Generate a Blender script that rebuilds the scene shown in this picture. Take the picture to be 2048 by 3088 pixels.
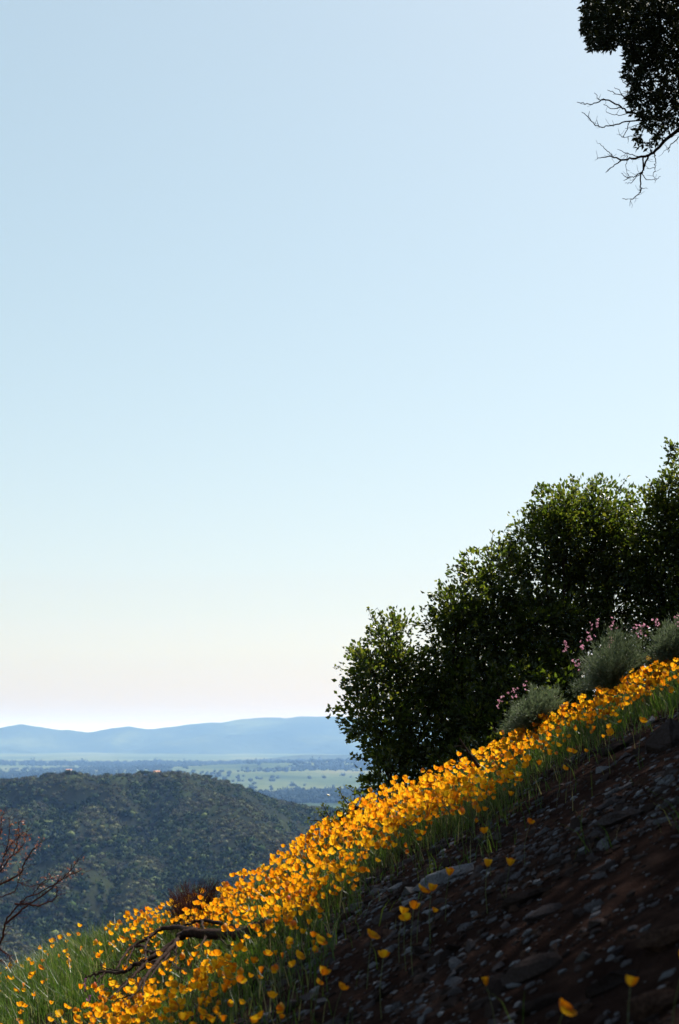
import bpy, bmesh, math, random
import numpy as np
from mathutils import Vector, Matrix, Euler

for o in list(bpy.data.objects):
    bpy.data.objects.remove(o)
random.seed(7)
rng = np.random.default_rng(11)
SC = bpy.context.scene
COL = SC.collection
R = math.radians

# ------------------------------------------------------------------ camera
FPX = 4289.0                       # focal length in pixels of the 2048 x 3088 photograph (50 mm on a 36 mm tall frame)
PITCH = math.atan(666.0 / FPX)
cam_d = bpy.data.cameras.new('camera')
cam_d.sensor_fit = 'VERTICAL'; cam_d.sensor_height = 36.0; cam_d.lens = 50.0
cam_d.clip_start = 0.05; cam_d.clip_end = 120000
cam_d.dof.use_dof = True; cam_d.dof.focus_distance = 16.0; cam_d.dof.aperture_fstop = 3.6
cam = bpy.data.objects.new('camera', cam_d); COL.objects.link(cam)
cam.rotation_euler = (math.pi / 2 + PITCH, 0, 0)
SC.camera = cam

# ------------------------------------------------------------------ sky, sun, exposure
SUN_AZ, SUN_EL = R(40), R(52)
S = np.array([math.sin(SUN_AZ) * math.cos(SUN_EL), math.cos(SUN_AZ) * math.cos(SUN_EL), math.sin(SUN_EL)])
w = bpy.data.worlds.new('World'); SC.world = w; w.use_nodes = True
nt = w.node_tree; nt.nodes.clear()
sky = nt.nodes.new('ShaderNodeTexSky'); sky.sky_type = 'NISHITA'; sky.sun_disc = False
sky.sun_elevation = SUN_EL; sky.sun_rotation = SUN_AZ
sky.altitude = 300; sky.air_density = 1.2; sky.dust_density = 1.5; sky.ozone_density = 1.0
bg = nt.nodes.new('ShaderNodeBackground'); bg.inputs['Strength'].default_value = 0.130
hs = nt.nodes.new('ShaderNodeHueSaturation'); hs.inputs['Saturation'].default_value = 1.0; hs.inputs['Hue'].default_value = 0.475; nt.links.new(sky.outputs[0], hs.inputs['Color'])
wo = nt.nodes.new('ShaderNodeOutputWorld')
gm = nt.nodes.new('ShaderNodeGamma'); gm.inputs[1].default_value = 0.6; nt.links.new(hs.outputs[0], gm.inputs[0]); nt.links.new(gm.outputs[0], bg.inputs[0]); nt.links.new(bg.outputs[0], wo.inputs[0])
sun_d = bpy.data.lights.new('sun', 'SUN'); sun_d.energy = 5.0; sun_d.angle = R(0.53); sun_d.color = (1.0, 0.95, 0.86)
sun = bpy.data.objects.new('sun', sun_d); COL.objects.link(sun)
sun.rotation_euler = Vector(S).to_track_quat('Z', 'Y').to_euler()
sun.location = (30, 50, 60)
SC.view_settings.view_transform = 'Standard'; SC.view_settings.look = 'None'
SC.view_settings.exposure = 1.15; SC.view_settings.gamma = 1.0; SC.view_settings.use_curve_mapping = False
SC.render.engine = 'CYCLES'
SC.cycles.max_bounces = 6; SC.cycles.diffuse_bounces = 3; SC.cycles.transmission_bounces = 4
SC.cycles.sample_clamp_direct = 5.0; SC.cycles.volume_bounces = 0; SC.cycles.use_denoising = True

# ------------------------------------------------------------------ pixel <-> place helpers (photograph pixels)
FW = np.array([0, math.cos(PITCH), math.sin(PITCH)]); UP = np.array([0, -math.sin(PITCH), math.cos(PITCH)])
RT = np.array([1.0, 0, 0])
def ray(px, py):
    px = np.asarray(px, float); py = np.asarray(py, float)
    return ((px - 1024) / FPX)[..., None] * RT + ((1544 - py) / FPX)[..., None] * UP + FW
def at(px, py, Y):
    d = ray(px, py)
    return d * (np.asarray(Y, float) / d[..., 1])[..., None]
def project(P):
    P = np.asarray(P, float)
    dz = P @ FW
    dz = np.where(np.abs(dz) < 1e-6, 1e-6, dz)
    return 1024 + FPX * (P @ RT) / dz, 1544 - FPX * (P @ UP) / dz, dz
def in_frame(P, m=0):
    x, y, d = project(P)
    return (d > 0.1) & (x > -m) & (x < 2048 + m) & (y > -m) & (y < 3088 + m)

# ------------------------------------------------------------------ noise
def _h(ix, iy, s):
    n = np.sin(ix * 127.1 + iy * 311.7 + s * 74.7) * 43758.5453
    return n - np.floor(n)
def vnoise(x, y, s=0):
    x = np.asarray(x, float); y = np.asarray(y, float)
    ix = np.floor(x); iy = np.floor(y); fx = x - ix; fy = y - iy
    fx = fx * fx * (3 - 2 * fx); fy = fy * fy * (3 - 2 * fy)
    a = _h(ix, iy, s) * (1 - fx) + _h(ix + 1, iy, s) * fx
    b = _h(ix, iy + 1, s) * (1 - fx) + _h(ix + 1, iy + 1, s) * fx
    return a * (1 - fy) + b * fy
def fbm(x, y, s=0, octv=4):
    t = 0; a = 0.5
    for k in range(octv):
        t = t + a * (vnoise(x * 2 ** k, y * 2 ** k, s + k * 13) - 0.5) * 2; a *= 0.5
    return t
def sstep(a, b, x):
    t = np.clip((np.asarray(x, float) - a) / (b - a), 0, 1)
    return t * t * (3 - 2 * t)

# ------------------------------------------------------------------ mesh helpers
def mesh_np(name, V, F, mats, smooth=False, mi=None):
    V = np.ascontiguousarray(V, np.float32); F = np.ascontiguousarray(F, np.int32)
    me = bpy.data.meshes.new(name)
    n, k = F.shape
    me.vertices.add(len(V)); me.vertices.foreach_set('co', V.ravel())
    me.loops.add(n * k); me.loops.foreach_set('vertex_index', F.ravel())
    me.polygons.add(n)
    me.polygons.foreach_set('loop_start', np.arange(0, n * k, k, dtype=np.int32))
    if mi is not None:
        me.polygons.foreach_set('material_index', np.ascontiguousarray(mi, np.int32))
    me.polygons.foreach_set('use_smooth', np.full(n, bool(smooth)))
    me.update(calc_edges=True)
    for m in (mats if isinstance(mats, (list, tuple)) else [mats]):
        me.materials.append(m)
    return me
def obj(name, me, parent=None, loc=None):
    o = bpy.data.objects.new(name, me); COL.objects.link(o)
    if parent is not None: o.parent = parent
    if loc is not None: o.location = loc
    return o
def tag(o, label=None, cat=None, group=None, kind=None):
    if label: o['label'] = label
    if cat: o['category'] = cat
    if group: o['group'] = group
    if kind: o['kind'] = kind
    return o
def empty(name, loc, label, cat, group=None):
    o = obj(name, None, None, tuple(float(v) for v in loc)); o.empty_display_size = 0.1
    return tag(o, label, cat, group)
def grid_mesh(name, xs, ys, fn, mat, smooth=True):
    X, Y = np.meshgrid(xs, ys); Z = fn(X, Y)
    V = np.stack([X, Y, Z], -1).reshape(-1, 3)
    nx, ny = len(xs), len(ys)
    i = (np.arange(ny - 1)[:, None] * nx + np.arange(nx - 1)[None]).ravel()
    F = np.stack([i, i + 1, i + 1 + nx, i + nx], -1)
    return mesh_np(name, V, F, mat, smooth)
def unit(v):
    v = np.asarray(v, float); return v / (np.linalg.norm(v, axis=-1, keepdims=True) + 1e-9)

class Tubes:
    """collects tapered tubes, joined into one mesh"""
    def __init__(s): s.V = []; s.F = []; s.n = 0
    def add(s, pts, r0, r1, sides=5, radii=None):
        pts = np.asarray(pts, float); n = len(pts)
        if n < 2: return
        rad = np.linspace(r0, r1, n) if radii is None else np.asarray(radii)
        T = np.gradient(pts, axis=0); T = unit(T)
        ref = np.array([0.31, 0.17, 0.93]) if abs(T[0] @ np.array([0.31, 0.17, 0.93])) < 0.9 else np.array([1.0, 0, 0])
        A = unit(np.cross(T, ref)); B = np.cross(T, A)
        ang = np.arange(sides) / sides * 2 * math.pi
        ring = pts[:, None] + rad[:, None, None] * (np.cos(ang)[None, :, None] * A[:, None] + np.sin(ang)[None, :, None] * B[:, None])
        s.V.append(ring.reshape(-1, 3))
        i = np.arange(n - 1)[:, None] * sides; j = np.arange(sides)[None]; k = (j + 1) % sides
        s.F.append((np.stack([i + j, i + k, i + sides + k, i + sides + j], -1).reshape(-1, 4)) + s.n)
        s.n += n * sides
    def mesh(s, name, mat, origin=(0, 0, 0)):
        return mesh_np(name, np.concatenate(s.V) - np.asarray(origin, float), np.concatenate(s.F), mat, True)
def spline(pts, n=6):
    """Catmull-Rom through the points"""
    P = np.asarray(pts, float)
    if len(P) < 3:
        t = np.linspace(0, 1, n)[:, None]; return P[0] * (1 - t) + P[-1] * t
    Q = np.vstack([2 * P[0] - P[1], P, 2 * P[-1] - P[-2]]); out = []
    for i in range(1, len(Q) - 2):
        t = np.linspace(0, 1, n, endpoint=False)[:, None]
        a, b, c, d = Q[i - 1], Q[i], Q[i + 1], Q[i + 2]
        out.append(0.5 * (2 * b + (c - a) * t + (2 * a - 5 * b + 4 * c - d) * t ** 2 + (3 * b - a - 3 * c + d) * t ** 3))
    return np.vstack(out + [P[-1:]])
def wiggle(pts, amp):
    pts = np.asarray(pts, float).copy()
    pts[1:-1] += rng.normal(0, amp, (max(len(pts) - 2, 0), 3)); return pts

def leaves(C, D, L, W, fold=0.25, droop=0.0):
    """one folded pointed leaf per row: base C, direction D, length L, width W -> V, F"""
    n = len(C); D = unit(D)
    Nn = unit(np.cross(D, rng.normal(0, 1, (n, 3)))); B = np.cross(D, Nn)
    L = np.broadcast_to(np.asarray(L, float), (n,))[:, None]; W = np.broadcast_to(np.asarray(W, float), (n,))[:, None]
    mid = C + D * L * 0.48
    a = mid + B * W * 0.5 + Nn * W * fold; b = mid - B * W * 0.5 + Nn * W * fold
    tip = C + D * L + np.array([0, 0, -1.0]) * L * droop
    V = np.stack([C, a, tip, b], 1).reshape(-1, 3)
    i = np.arange(n)[:, None] * 4
    F = np.concatenate([i + np.array([[0, 1, 2]]), i + np.array([[0, 2, 3]])], 1).reshape(-1, 3)
    return V, F
def rand_dir(n):
    return unit(rng.normal(0, 1, (n, 3)))

# ------------------------------------------------------------------ materials
def new_mat(name):
    m = bpy.data.materials.new(name); m.use_nodes = True
    t = m.node_tree; t.nodes.clear()
    out = t.nodes.new('ShaderNodeOutputMaterial')
    return m, t, out
def N(t, kind, **kw):
    n = t.nodes.new(kind)
    for k, v in kw.items(): setattr(n, k, v)
    return n
def ramp(t, fac, stops):
    r = N(t, 'ShaderNodeValToRGB'); e = r.color_ramp.elements
    while len(e) < len(stops): e.new(0.5)
    for k, (p, c) in enumerate(stops):
        e[k].position = p; e[k].color = (*c, 1)
    t.links.new(fac, r.inputs[0]); return r.outputs[0]
def rand_fac(t):
    g = N(t, 'ShaderNodeNewGeometry'); o = N(t, 'ShaderNodeObjectInfo')
    a = N(t, 'ShaderNodeMath', operation='ADD'); t.links.new(g.outputs['Random Per Island'], a.inputs[0]); t.links.new(o.outputs['Random'], a.inputs[1])
    f = N(t, 'ShaderNodeMath', operation='FRACT'); t.links.new(a.outputs[0], f.inputs[0]); return f.outputs[0]
def tex(t, kind, scale, detail=4, rough=0.6, coord='Object'):
    c = N(t, 'ShaderNodeTexCoord'); n = N(t, kind)
    n.inputs['Scale'].default_value = scale
    if 'Detail' in n.inputs: n.inputs['Detail'].default_value = detail
    if 'Roughness' in n.inputs: n.inputs['Roughness'].default_value = rough
    t.links.new(c.outputs[coord], n.inputs['Vector']); return n.outputs[0]
def bump(t, h, strength, dist, bs):
    b = N(t, 'ShaderNodeBump'); b.inputs['Strength'].default_value = strength; b.inputs['Distance'].default_value = dist
    t.links.new(h, b.inputs['Height']); t.links.new(b.outputs[0], bs.inputs['Normal'])
def leafy(name, stops, tstops, trans=0.45, rough=0.45, spec=0.4):
    """thin leaf or petal: reflects one colour, lets another through"""
    m, t, out = new_mat(name); f = rand_fac(t)
    p = N(t, 'ShaderNodeBsdfPrincipled'); p.inputs['Roughness'].default_value = rough
    p.inputs['Specular IOR Level'].default_value = spec
    t.links.new(ramp(t, f, stops), p.inputs['Base Color'])
    tr = N(t, 'ShaderNodeBsdfTranslucent'); t.links.new(ramp(t, f, tstops), tr.inputs[0])
    mx = N(t, 'ShaderNodeMixShader'); mx.inputs[0].default_value = trans
    t.links.new(p.outputs[0], mx.inputs[1]); t.links.new(tr.outputs[0], mx.inputs[2]); t.links.new(mx.outputs[0], out.inputs[0])
    return m
def solid(name, stops, scale, rough=0.9, bscale=None, bstr=0.5, bdist=0.02, island=False, detail=5, spec=0.0):
    m, t, out = new_mat(name)
    p = N(t, 'ShaderNodeBsdfPrincipled'); p.inputs['Roughness'].default_value = rough; p.inputs['Specular IOR Level'].default_value = spec
    f = tex(t, 'ShaderNodeTexNoise', scale, detail)
    if island:
        r = rand_fac(t); mx = N(t, 'ShaderNodeMix'); mx.inputs[0].default_value = 0.5
        t.links.new(f, mx.inputs[2]); t.links.new(r, mx.inputs[3]); f = mx.outputs[0]
    t.links.new(ramp(t, f, stops), p.inputs['Base Color'])
    if bscale: bump(t, tex(t, 'ShaderNodeTexNoise', bscale, 6), bstr, bdist, p)
    t.links.new(p.outputs[0], out.inputs[0]); return m

M_soil = solid('dark_soil', [(0.3, (0.01251, 0.007119, 0.006327)), (0.55, (0.02659, 0.01582, 0.01345)), (0.75, (0.05866, 0.03481, 0.02848))], 5.0, 0.95, 60, 0.9, 0.03)
M_stone = solid('stone', [(0.25, (0.02127, 0.0156, 0.01488)), (0.45, (0.03899, 0.02977, 0.02905)), (0.62, (0.06024, 0.0567, 0.0652)), (0.8, (0.1347, 0.1418, 0.1631))], 9.0, 0.85, 45, 0.6, 0.012, island=True)
M_redstone = solid('reddish_stone', [(0.3, (0.02295, 0.01326, 0.01122)), (0.6, (0.05049, 0.03162, 0.0255)), (0.8, (0.08262, 0.0561, 0.0459))], 7.0, 0.9, 45, 0.6, 0.012)
M_bark = solid('dark_bark', [(0.3, (0.015, 0.0096, 0.0072)), (0.7, (0.051, 0.033, 0.024))], 30, 0.9, 90, 0.8, 0.01)
M_twig = solid('dead_twig', [(0.3, (0.01008, 0.005376, 0.004032)), (0.7, (0.03696, 0.02016, 0.01512))], 40, 0.8, 120, 0.6, 0.004, spec=0.05)
M_redtwig = solid('red_twig', [(0.3, (0.03, 0.010, 0.008)), (0.7, (0.085, 0.030, 0.022))], 40, 0.8, 120, 0.6, 0.004, spec=0.05)
M_petal = leafy('poppy_petal', [(0.0, (0.5, 0.085, 0.002)), (0.45, (0.5456, 0.17, 0.00372)), (1.0, (0.558, 0.2604, 0.00744))],
                [(0.0, (0.589, 0.1612, 0.00248)), (0.4, (0.62, 0.2666, 0.00496)), (1.0, (0.62, 0.372, 0.01116))], 0.62, 0.5, 0.25)
M_stem = leafy('poppy_stem', [(0, (0.063, 0.091, 0.028)), (1, (0.091, 0.112, 0.035))], [(0, (0.07, 0.112, 0.014)), (1, (0.105, 0.14, 0.021))], 0.2)
M_grass = leafy('grass_blade', [(0, (0.0153, 0.03825, 0.0068)), (0.6, (0.02975, 0.06375, 0.0119)), (0.85, (0.051, 0.07225, 0.017)), (1, (0.187, 0.1615, 0.085))],
                [(0, (0.02975, 0.0765, 0.0051)), (0.6, (0.068, 0.136, 0.0102)), (0.85, (0.136, 0.1785, 0.0255)), (1, (0.323, 0.2805, 0.136))], 0.45, 0.4, 0.35)
M_dry = leafy('dry_stalk', [(0, (0.0726, 0.05445, 0.03025)), (1, (0.1271, 0.1089, 0.07865))], [(0, (0.09075, 0.06655, 0.0363)), (1, (0.1513, 0.1271, 0.09075))], 0.4)
M_leaf = leafy('shrub_leaf', [(0, (0.01063, 0.01889, 0.004723)), (0.6, (0.02362, 0.0366, 0.008266)), (1, (0.04428, 0.05018, 0.01476))],
               [(0, (0.04723, 0.08266, 0.005904)), (0.6, (0.1181, 0.1653, 0.01181)), (1, (0.248, 0.248, 0.02362))], 0.40, 0.36, 0.35)
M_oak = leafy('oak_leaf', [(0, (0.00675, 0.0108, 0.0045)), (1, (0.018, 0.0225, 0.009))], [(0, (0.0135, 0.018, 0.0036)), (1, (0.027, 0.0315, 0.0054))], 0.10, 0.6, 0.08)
M_feather = leafy('feathery_leaf', [(0, (0.07731, 0.1006, 0.06575)), (0.7, (0.1315, 0.1547, 0.1083)), (1, (0.2011, 0.2166, 0.1547))],
                  [(0, (0.07731, 0.116, 0.04641)), (1, (0.1547, 0.1857, 0.0928))], 0.35, 0.6, 0.3)
M_pink = leafy('pink_petal', [(0, (0.46, 0.17, 0.28)), (1, (0.56, 0.32, 0.38))], [(0, (0.52, 0.18, 0.30)), (1, (0.6, 0.36, 0.42))], 0.5)
M_purple = leafy('purple_petal', [(0, (0.15, 0.015, 0.1275)), (1, (0.2475, 0.045, 0.21))], [(0, (0.1875, 0.015, 0.15)), (1, (0.3, 0.0525, 0.24))], 0.5)
M_rust = leafy('rusty_leaf', [(0, (0.143, 0.039, 0.0195)), (0.6, (0.234, 0.0845, 0.039)), (1, (0.2925, 0.1625, 0.104))], [(0, (0.195, 0.0455, 0.0195)), (1, (0.325, 0.143, 0.078))], 0.45)
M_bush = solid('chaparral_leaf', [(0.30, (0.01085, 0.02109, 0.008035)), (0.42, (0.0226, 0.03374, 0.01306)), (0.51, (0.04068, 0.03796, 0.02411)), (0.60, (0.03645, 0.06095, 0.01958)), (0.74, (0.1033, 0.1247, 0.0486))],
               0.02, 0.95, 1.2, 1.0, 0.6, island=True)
M_sage_relief = solid('sage_relief_shading', [(0.30, (0.045, 0.042, 0.026)), (0.45, (0.075, 0.066, 0.042)), (0.6, (0.085, 0.095, 0.042)), (0.74, (0.15, 0.15, 0.075))], 0.03, 0.95, 1.2, 1.0, 0.6, island=True)  # paler scrub for the spurs, so the colour carries the hill's fold shading
M_hill = solid('chaparral_ground', [(0.3, (0.01136, 0.01684, 0.007638)), (0.5, (0.01785, 0.02005, 0.01146)), (0.62, (0.02922, 0.03809, 0.01528)), (0.75, (0.05518, 0.06816, 0.03055))], 0.02, 0.95, 0.4, 1.0, 1.0, detail=8)
M_bare = solid('bare_slope', [(0.3, (0.011, 0.011, 0.01)), (0.7, (0.0225, 0.021, 0.018))], 0.05, 0.95, 0.4, 0.6, 1.0)
M_valley = solid('valley_grass', [(0.30, (0.0186, 0.0279, 0.0124)), (0.42, (0.0434, 0.062, 0.0186)), (0.58, (0.0806, 0.0961, 0.0341)), (0.72, (0.124, 0.1116, 0.062))], 0.0014, 0.95, detail=9)
M_mount = solid('mountain_scrub', [(0.35, (0.01638, 0.02457, 0.01365)), (0.55, (0.03276, 0.04368, 0.01911)), (0.68, (0.07098, 0.08736, 0.03276)), (0.8, (0.1092, 0.1092, 0.0546))], 0.0012, 0.95, 0.004, 1.0, 40, detail=9)
M_faroak = solid('far_oak_leaf', [(0.2, (0.01, 0.016, 0.008)), (0.8, (0.025, 0.0325, 0.0125))], 0.05, 0.95, island=True)
M_wall = solid('pale_plaster', [(0.3, (0.434, 0.385, 0.35)), (0.7, (0.504, 0.462, 0.42))], 1.0, 0.9)
M_roof = solid('pink_roof', [(0.3, (0.385, 0.21, 0.154)), (0.7, (0.455, 0.28, 0.21))], 1.0, 0.8)

# ------------------------------------------------------------------ the steep hillside the camera stands on
def edge_y(x):
    return 12.2 + 2.2 * sstep(-0.6, -4.0, x)
def ground(x, y):
    x = np.asarray(x, float); y = np.asarray(y, float)
    z = 0.48 * x + 0.050 * y - 1.5 - 0.09 * sstep(-0.2, -1.4, x) - 0.08 * sstep(-2.0, -4.0, x) - 0.13 * np.exp(-((x + 0.9) / 1.0) ** 2) * sstep(5, 11, y) - 0.10 * sstep(0.3, 1.2, x) * sstep(5, 11, y)
    d = np.maximum(y - edge_y(x), 0)
    z = z - np.where(d < 5, 0.10 * d * d, 2.5 + 1.0 * (d - 5))
    near = 1 - sstep(25, 60, np.hypot(x, y))
    z = z + near * (0.09 * fbm(x * 0.55, y * 0.55, 3, 3) + 0.030 * fbm(x * 3.1, y * 3.1, 5, 3))
    return np.maximum(z, -199 + 3 * fbm(x * 0.01, y * 0.01, 9, 2))
def ground_hit(px, py, lo=2.0, hi=24.0):
    ys = np.linspace(lo, hi, 700); P = at(np.full(700, px), np.full(700, py), ys)
    below = P[:, 2] < ground(P[:, 0], P[:, 1])
    return P[np.argmax(below)] if below.any() else None
xs = np.concatenate([np.linspace(-420, -40, 24), np.linspace(-36, -5.2, 45), np.arange(-5, 6.01, 0.07), np.linspace(6.4, 30, 40), np.linspace(34, 130, 14)])
ys = np.concatenate([np.linspace(-80, -6, 16), np.linspace(-5, 2.8, 20), np.arange(3, 15.01, 0.075), np.linspace(15.3, 40, 60), np.linspace(44, 300, 40)])
hillside = obj('hillside', grid_mesh('hillside', xs, ys, ground, M_soil)); tag(hillside, kind='structure')
def gz(x, y): return float(ground(np.array([x]), np.array([y]))[0])

# shade line on the ground (tree shade lies on the right / near side of it)
SH = [ground_hit(a, b)[:2] for a, b in [(548, 3105), (705, 2965), (830, 2850), (1084, 2645), (1306, 2535), (1423, 2465), (1619, 2320), (1828, 2225), (2048, 2120)]]
SHADE = np.array([(-4.4, 0.0), (-2.6, 4.6)] + SH + [(5.0, SH[-1][1] + 0.5)])
def shade_dist(x, y):
    """positive inside the shade, metres"""
    best = np.full(np.shape(x), 1e9); sgn = np.zeros(np.shape(x))
    for (ax, ay), (bx, by) in zip(SHADE[:-1], SHADE[1:]):
        ux, uy = bx - ax, by - ay; t = np.clip(((x - ax) * ux + (y - ay) * uy) / (ux * ux + uy * uy), 0, 1)
        dx, dy = x - ax - t * ux, y - ay - t * uy; d = np.hypot(dx, dy); cr = ux * dy - uy * dx
        m = d < best; best = np.where(m, d, best); sgn = np.where(m, np.where(cr < 0, 1.0, -1.0), sgn)
    return best * sgn

# ------------------------------------------------------------------ far land
VZ = -200.0
def ridge(X, Y, P, slope):
    h = np.full(X.shape, -1e9)
    for (ax, ay, az), (bx, by, bz) in zip(P[:-1], P[1:]):
        ux, uy = bx - ax, by - ay; t = np.clip(((X - ax) * ux + (Y - ay) * uy) / (ux * ux + uy * uy), 0, 1)
        d = np.hypot(X - ax - t * ux, Y - ay - t * uy)
        h = np.maximum(h, az + (bz - az) * t - slope * np.sqrt(d * d + 225) + slope * 15)
    return h
def P3(lst): return [tuple(at(px, py, Y)) for px, py, Y in lst]
RA = P3([(-500, 2420, 1350), (-150, 2375, 1330), (0, 2362, 1300), (120, 2348, 1280), (215, 2336, 1270), (290, 2348, 1280), (400, 2342, 1290), (480, 2336, 1300), (560, 2338, 1310), (630, 2350, 1330), (700, 2375, 1360), (780, 2400, 1390), (900, 2428, 1420), (1130, 2455, 1430), (1400, 2490, 1430), (2000, 2560, 1430)])
RB = P3([(560, 2360, 1290), (640, 2405, 1200), (770, 2448, 1100), (850, 2510, 1030), (930, 2585, 970), (1000, 2660, 920), (1100, 2790, 860)])
RC = P3([(330, 2360, 1270), (300, 2440, 1150), (330, 2560, 1040), (420, 2700, 940), (500, 2860, 870)])
RD = P3([(120, 2360, 1270), (40, 2470, 1150), (-20, 2600, 1040), (-40, 2780, 930)])
RE = P3([(700, 2400, 1350), (790, 2446, 1230), (860, 2462, 1190), (950, 2500, 1160), (1010, 2575, 1130), (1060, 2680, 1080)])
RF = P3([(560, 2350, 1300), (560, 2470, 1140), (620, 2600, 1020), (700, 2760, 920)])
def hill_z(X, Y):
    wx = X + 14 * fbm(X * 0.012, Y * 0.012, 21, 3); wy = Y + 14 * fbm(X * 0.012, Y * 0.012, 33, 3)
    h = np.maximum.reduce([ridge(X, Y, RA, 0.60), ridge(wx, wy, RB, 0.62), ridge(wx, wy, RC, 0.55), ridge(wx, wy, RD, 0.55), ridge(X, Y, RE, 0.75), ridge(wx, wy, RF, 0.6)])
    h = h - 30 * (1 - np.abs(fbm(X * 0.011, Y * 0.006, 43, 3))) ** 6 * sstep(1290, 1180, Y) + 3.2 * fbm(X * 0.02, Y * 0.02, 41, 4)
    return np.maximum(h, VZ + 3 + 2 * fbm(X * 0.01, Y * 0.01, 2, 2))
hill = obj('hill', grid_mesh('hill', np.linspace(-620, 620, 240), np.linspace(640, 1800, 270), hill_z, M_hill)); tag(hill, kind='structure')

def valley_z(X, Y):
    h = VZ + 20 * fbm(X * 0.0011, Y * 0.0011, 51, 4) * sstep(1800, 4000, Y)
    c = at(1050, 2305, 7800); h = h + 52 * np.exp(-(((X - c[0]) / 900) ** 2 + ((Y - 7800) / 900) ** 2))
    c = at(500, 2318, 6500); h = h + 24 * np.exp(-(((X - c[0]) / 1200) ** 2 + ((Y - 6500) / 500) ** 2))
    c = at(60, 2325, 5600); h = h + 24 * np.exp(-(((X - c[0]) / 400) ** 2 + ((Y - 5600) / 500) ** 2))
    return h
vx = np.concatenate([np.linspace(-60000, -5000, 12), np.linspace(-4800, 4800, 150), np.linspace(5000, 60000, 12)])
vy = np.concatenate([np.linspace(-400, 1600, 20), np.linspace(1640, 12500, 190), np.linspace(13000, 90000, 12)])
valley = obj('valley', grid_mesh('valley', vx, vy, valley_z, M_valley)); tag(valley, kind='structure')
RM = P3([(-900, 2230, 15500), (-300, 2200, 15500), (0, 2196, 15500), (45, 2194, 15500), (65, 2184, 15500), (85, 2188, 15500), (120, 2191, 15500), (160, 2199, 15500), (210, 2200, 15500), (265, 2207, 15500), (362, 2203, 15500),
         (383, 2190, 15500), (402, 2200, 15500), (470, 2198, 15500), (560, 2186, 15600), (640, 2177, 15700), (690, 2179, 15700), (740, 2167, 15700), (770, 2164, 15700), (840, 2164, 15700), (865, 2167, 15700), (905, 2160, 15700), (1000, 2162, 15700), (1150, 2170, 15700), (1500, 2190, 15700), (2300, 2150, 15700)])
RL = P3([(640, 2310, 10600), (760, 2296, 10600), (860, 2282, 10600), (930, 2275, 10600), (1020, 2277, 10600), (1200, 2270, 10600), (1700, 2270, 10600)])
def mount_z(X, Y):
    h = ridge(X, Y, RM, 0.17)
    d = np.clip(15600 - Y, 0, 4000)
    g = np.abs(fbm(X * 0.0011 + Y * 0.0002, Y * 0.00045, 61, 3))
    h = h - 230 * g * sstep(100, 1200, d) + 12 * fbm(X * 0.006, Y * 0.006, 63, 4)
    lo = ridge(X, Y, RL, 0.10) + 3 * fbm(X * 0.003, Y * 0.003, 71, 3)
    return np.maximum(np.maximum(h, lo), VZ - 25)
mount = obj('mountains', grid_mesh('mountains', np.linspace(-6500, 6500, 330), np.linspace(9800, 17500, 170), mount_z, M_mount)); tag(mount, kind='structure')

# vegetation blobs for far land: a rough lumpy ball
def ico_arrays(sub):
    bm = bmesh.new(); bmesh.ops.create_icosphere(bm, subdivisions=sub, radius=1.0)
    V = np.array([v.co[:] for v in bm.verts]); F = np.array([[v.index for v in f.verts] for f in bm.faces]); bm.free(); return V, F
ICO_V, ICO_F = ico_arrays(1)
def blob_variants(n, amp):
    out = []
    for k in range(n):
        d = np.ones(len(ICO_V))
        for q in range(9):
            c = unit(rng.normal(0, 1, 3)); d += amp * np.exp(-((ICO_V - c) ** 2).sum(1) * 4) * rng.uniform(-0.6, 1)
        d += rng.normal(0, amp * 0.3, len(d))
        out.append(ICO_V * d[:, None])
    return np.array(out)
BLOB = blob_variants(10, 0.35) * 0.85
def blob_field(P, rad, flat, sprays=22):
    n = len(P); a = rng.uniform(0, 2 * math.pi, n); B = BLOB[rng.integers(0, len(BLOB), n)]
    c, s = np.cos(a)[:, None], np.sin(a)[:, None]
    x = B[..., 0] * c - B[..., 1] * s; y = B[..., 0] * s + B[..., 1] * c
    V = np.stack([x * rad[:, None], y * rad[:, None], B[..., 2] * (rad * flat)[:, None]], -1) + P[:, None]
    k = len(ICO_V); F = (ICO_F[None] + (np.arange(n) * k)[:, None, None]).reshape(-1, 3)
    V = V.reshape(-1, 3)
    m = n * sprays; idx = np.repeat(np.arange(n), sprays)      # ragged leafy sprays round each ball
    d = rand_dir(m); d[:, 2] = np.abs(d[:, 2]); C = P[idx] + d * (rad[idx] * rng.uniform(0.55, 1.0, m))[:, None] * np.array([1, 1, 1.0]) * np.stack([np.ones(m), np.ones(m), flat[idx]], -1)
    LV, LF = leaves(C, d + 0.7 * rand_dir(m), rad[idx] * rng.uniform(0.35, 0.75, m), rad[idx] * rng.uniform(0.25, 0.5, m))
    return np.concatenate([V, LV]), np.concatenate([F, LF + len(V)])
n = 45000
cx_ = rng.uniform(-480, 330, n); cy_ = rng.uniform(840, 1480, n); cz_ = hill_z(cx_, cy_)
Q = np.stack([cx_, cy_, cz_], -1)
clear = fbm(cx_ * 0.018, cy_ * 0.018, 81, 4)
px, py, dd = project(Q)
bare = np.zeros(n, bool)
re_z = ridge(cx_, cy_, RE, 0.75)
bare = (np.abs(re_z - cz_) < 7) & (py > 2440) & (px > 740) & (px < 1060)
keep = (px > -60) & (px < 1300) & (py > 2310) & (py < 3060) & (clear < 0.72) & ~(bare & (rng.random(n) < 0.9))
Q = Q[keep][:12500]
rad = (rng.gamma(2.2, 0.75, len(Q)) + 0.7) * (0.75 + 0.9 * sstep(-0.35, 0.4, fbm(Q[:, 0] * 0.013, Q[:, 1] * 0.013, 85, 3))); rad = np.minimum(rad, 4.0) * np.where(Q[:, 1] > 1235, 0.8, 1.08); flat = rng.uniform(0.55, 0.9, len(Q)); Q[:, 2] += rad * 0.2
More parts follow.
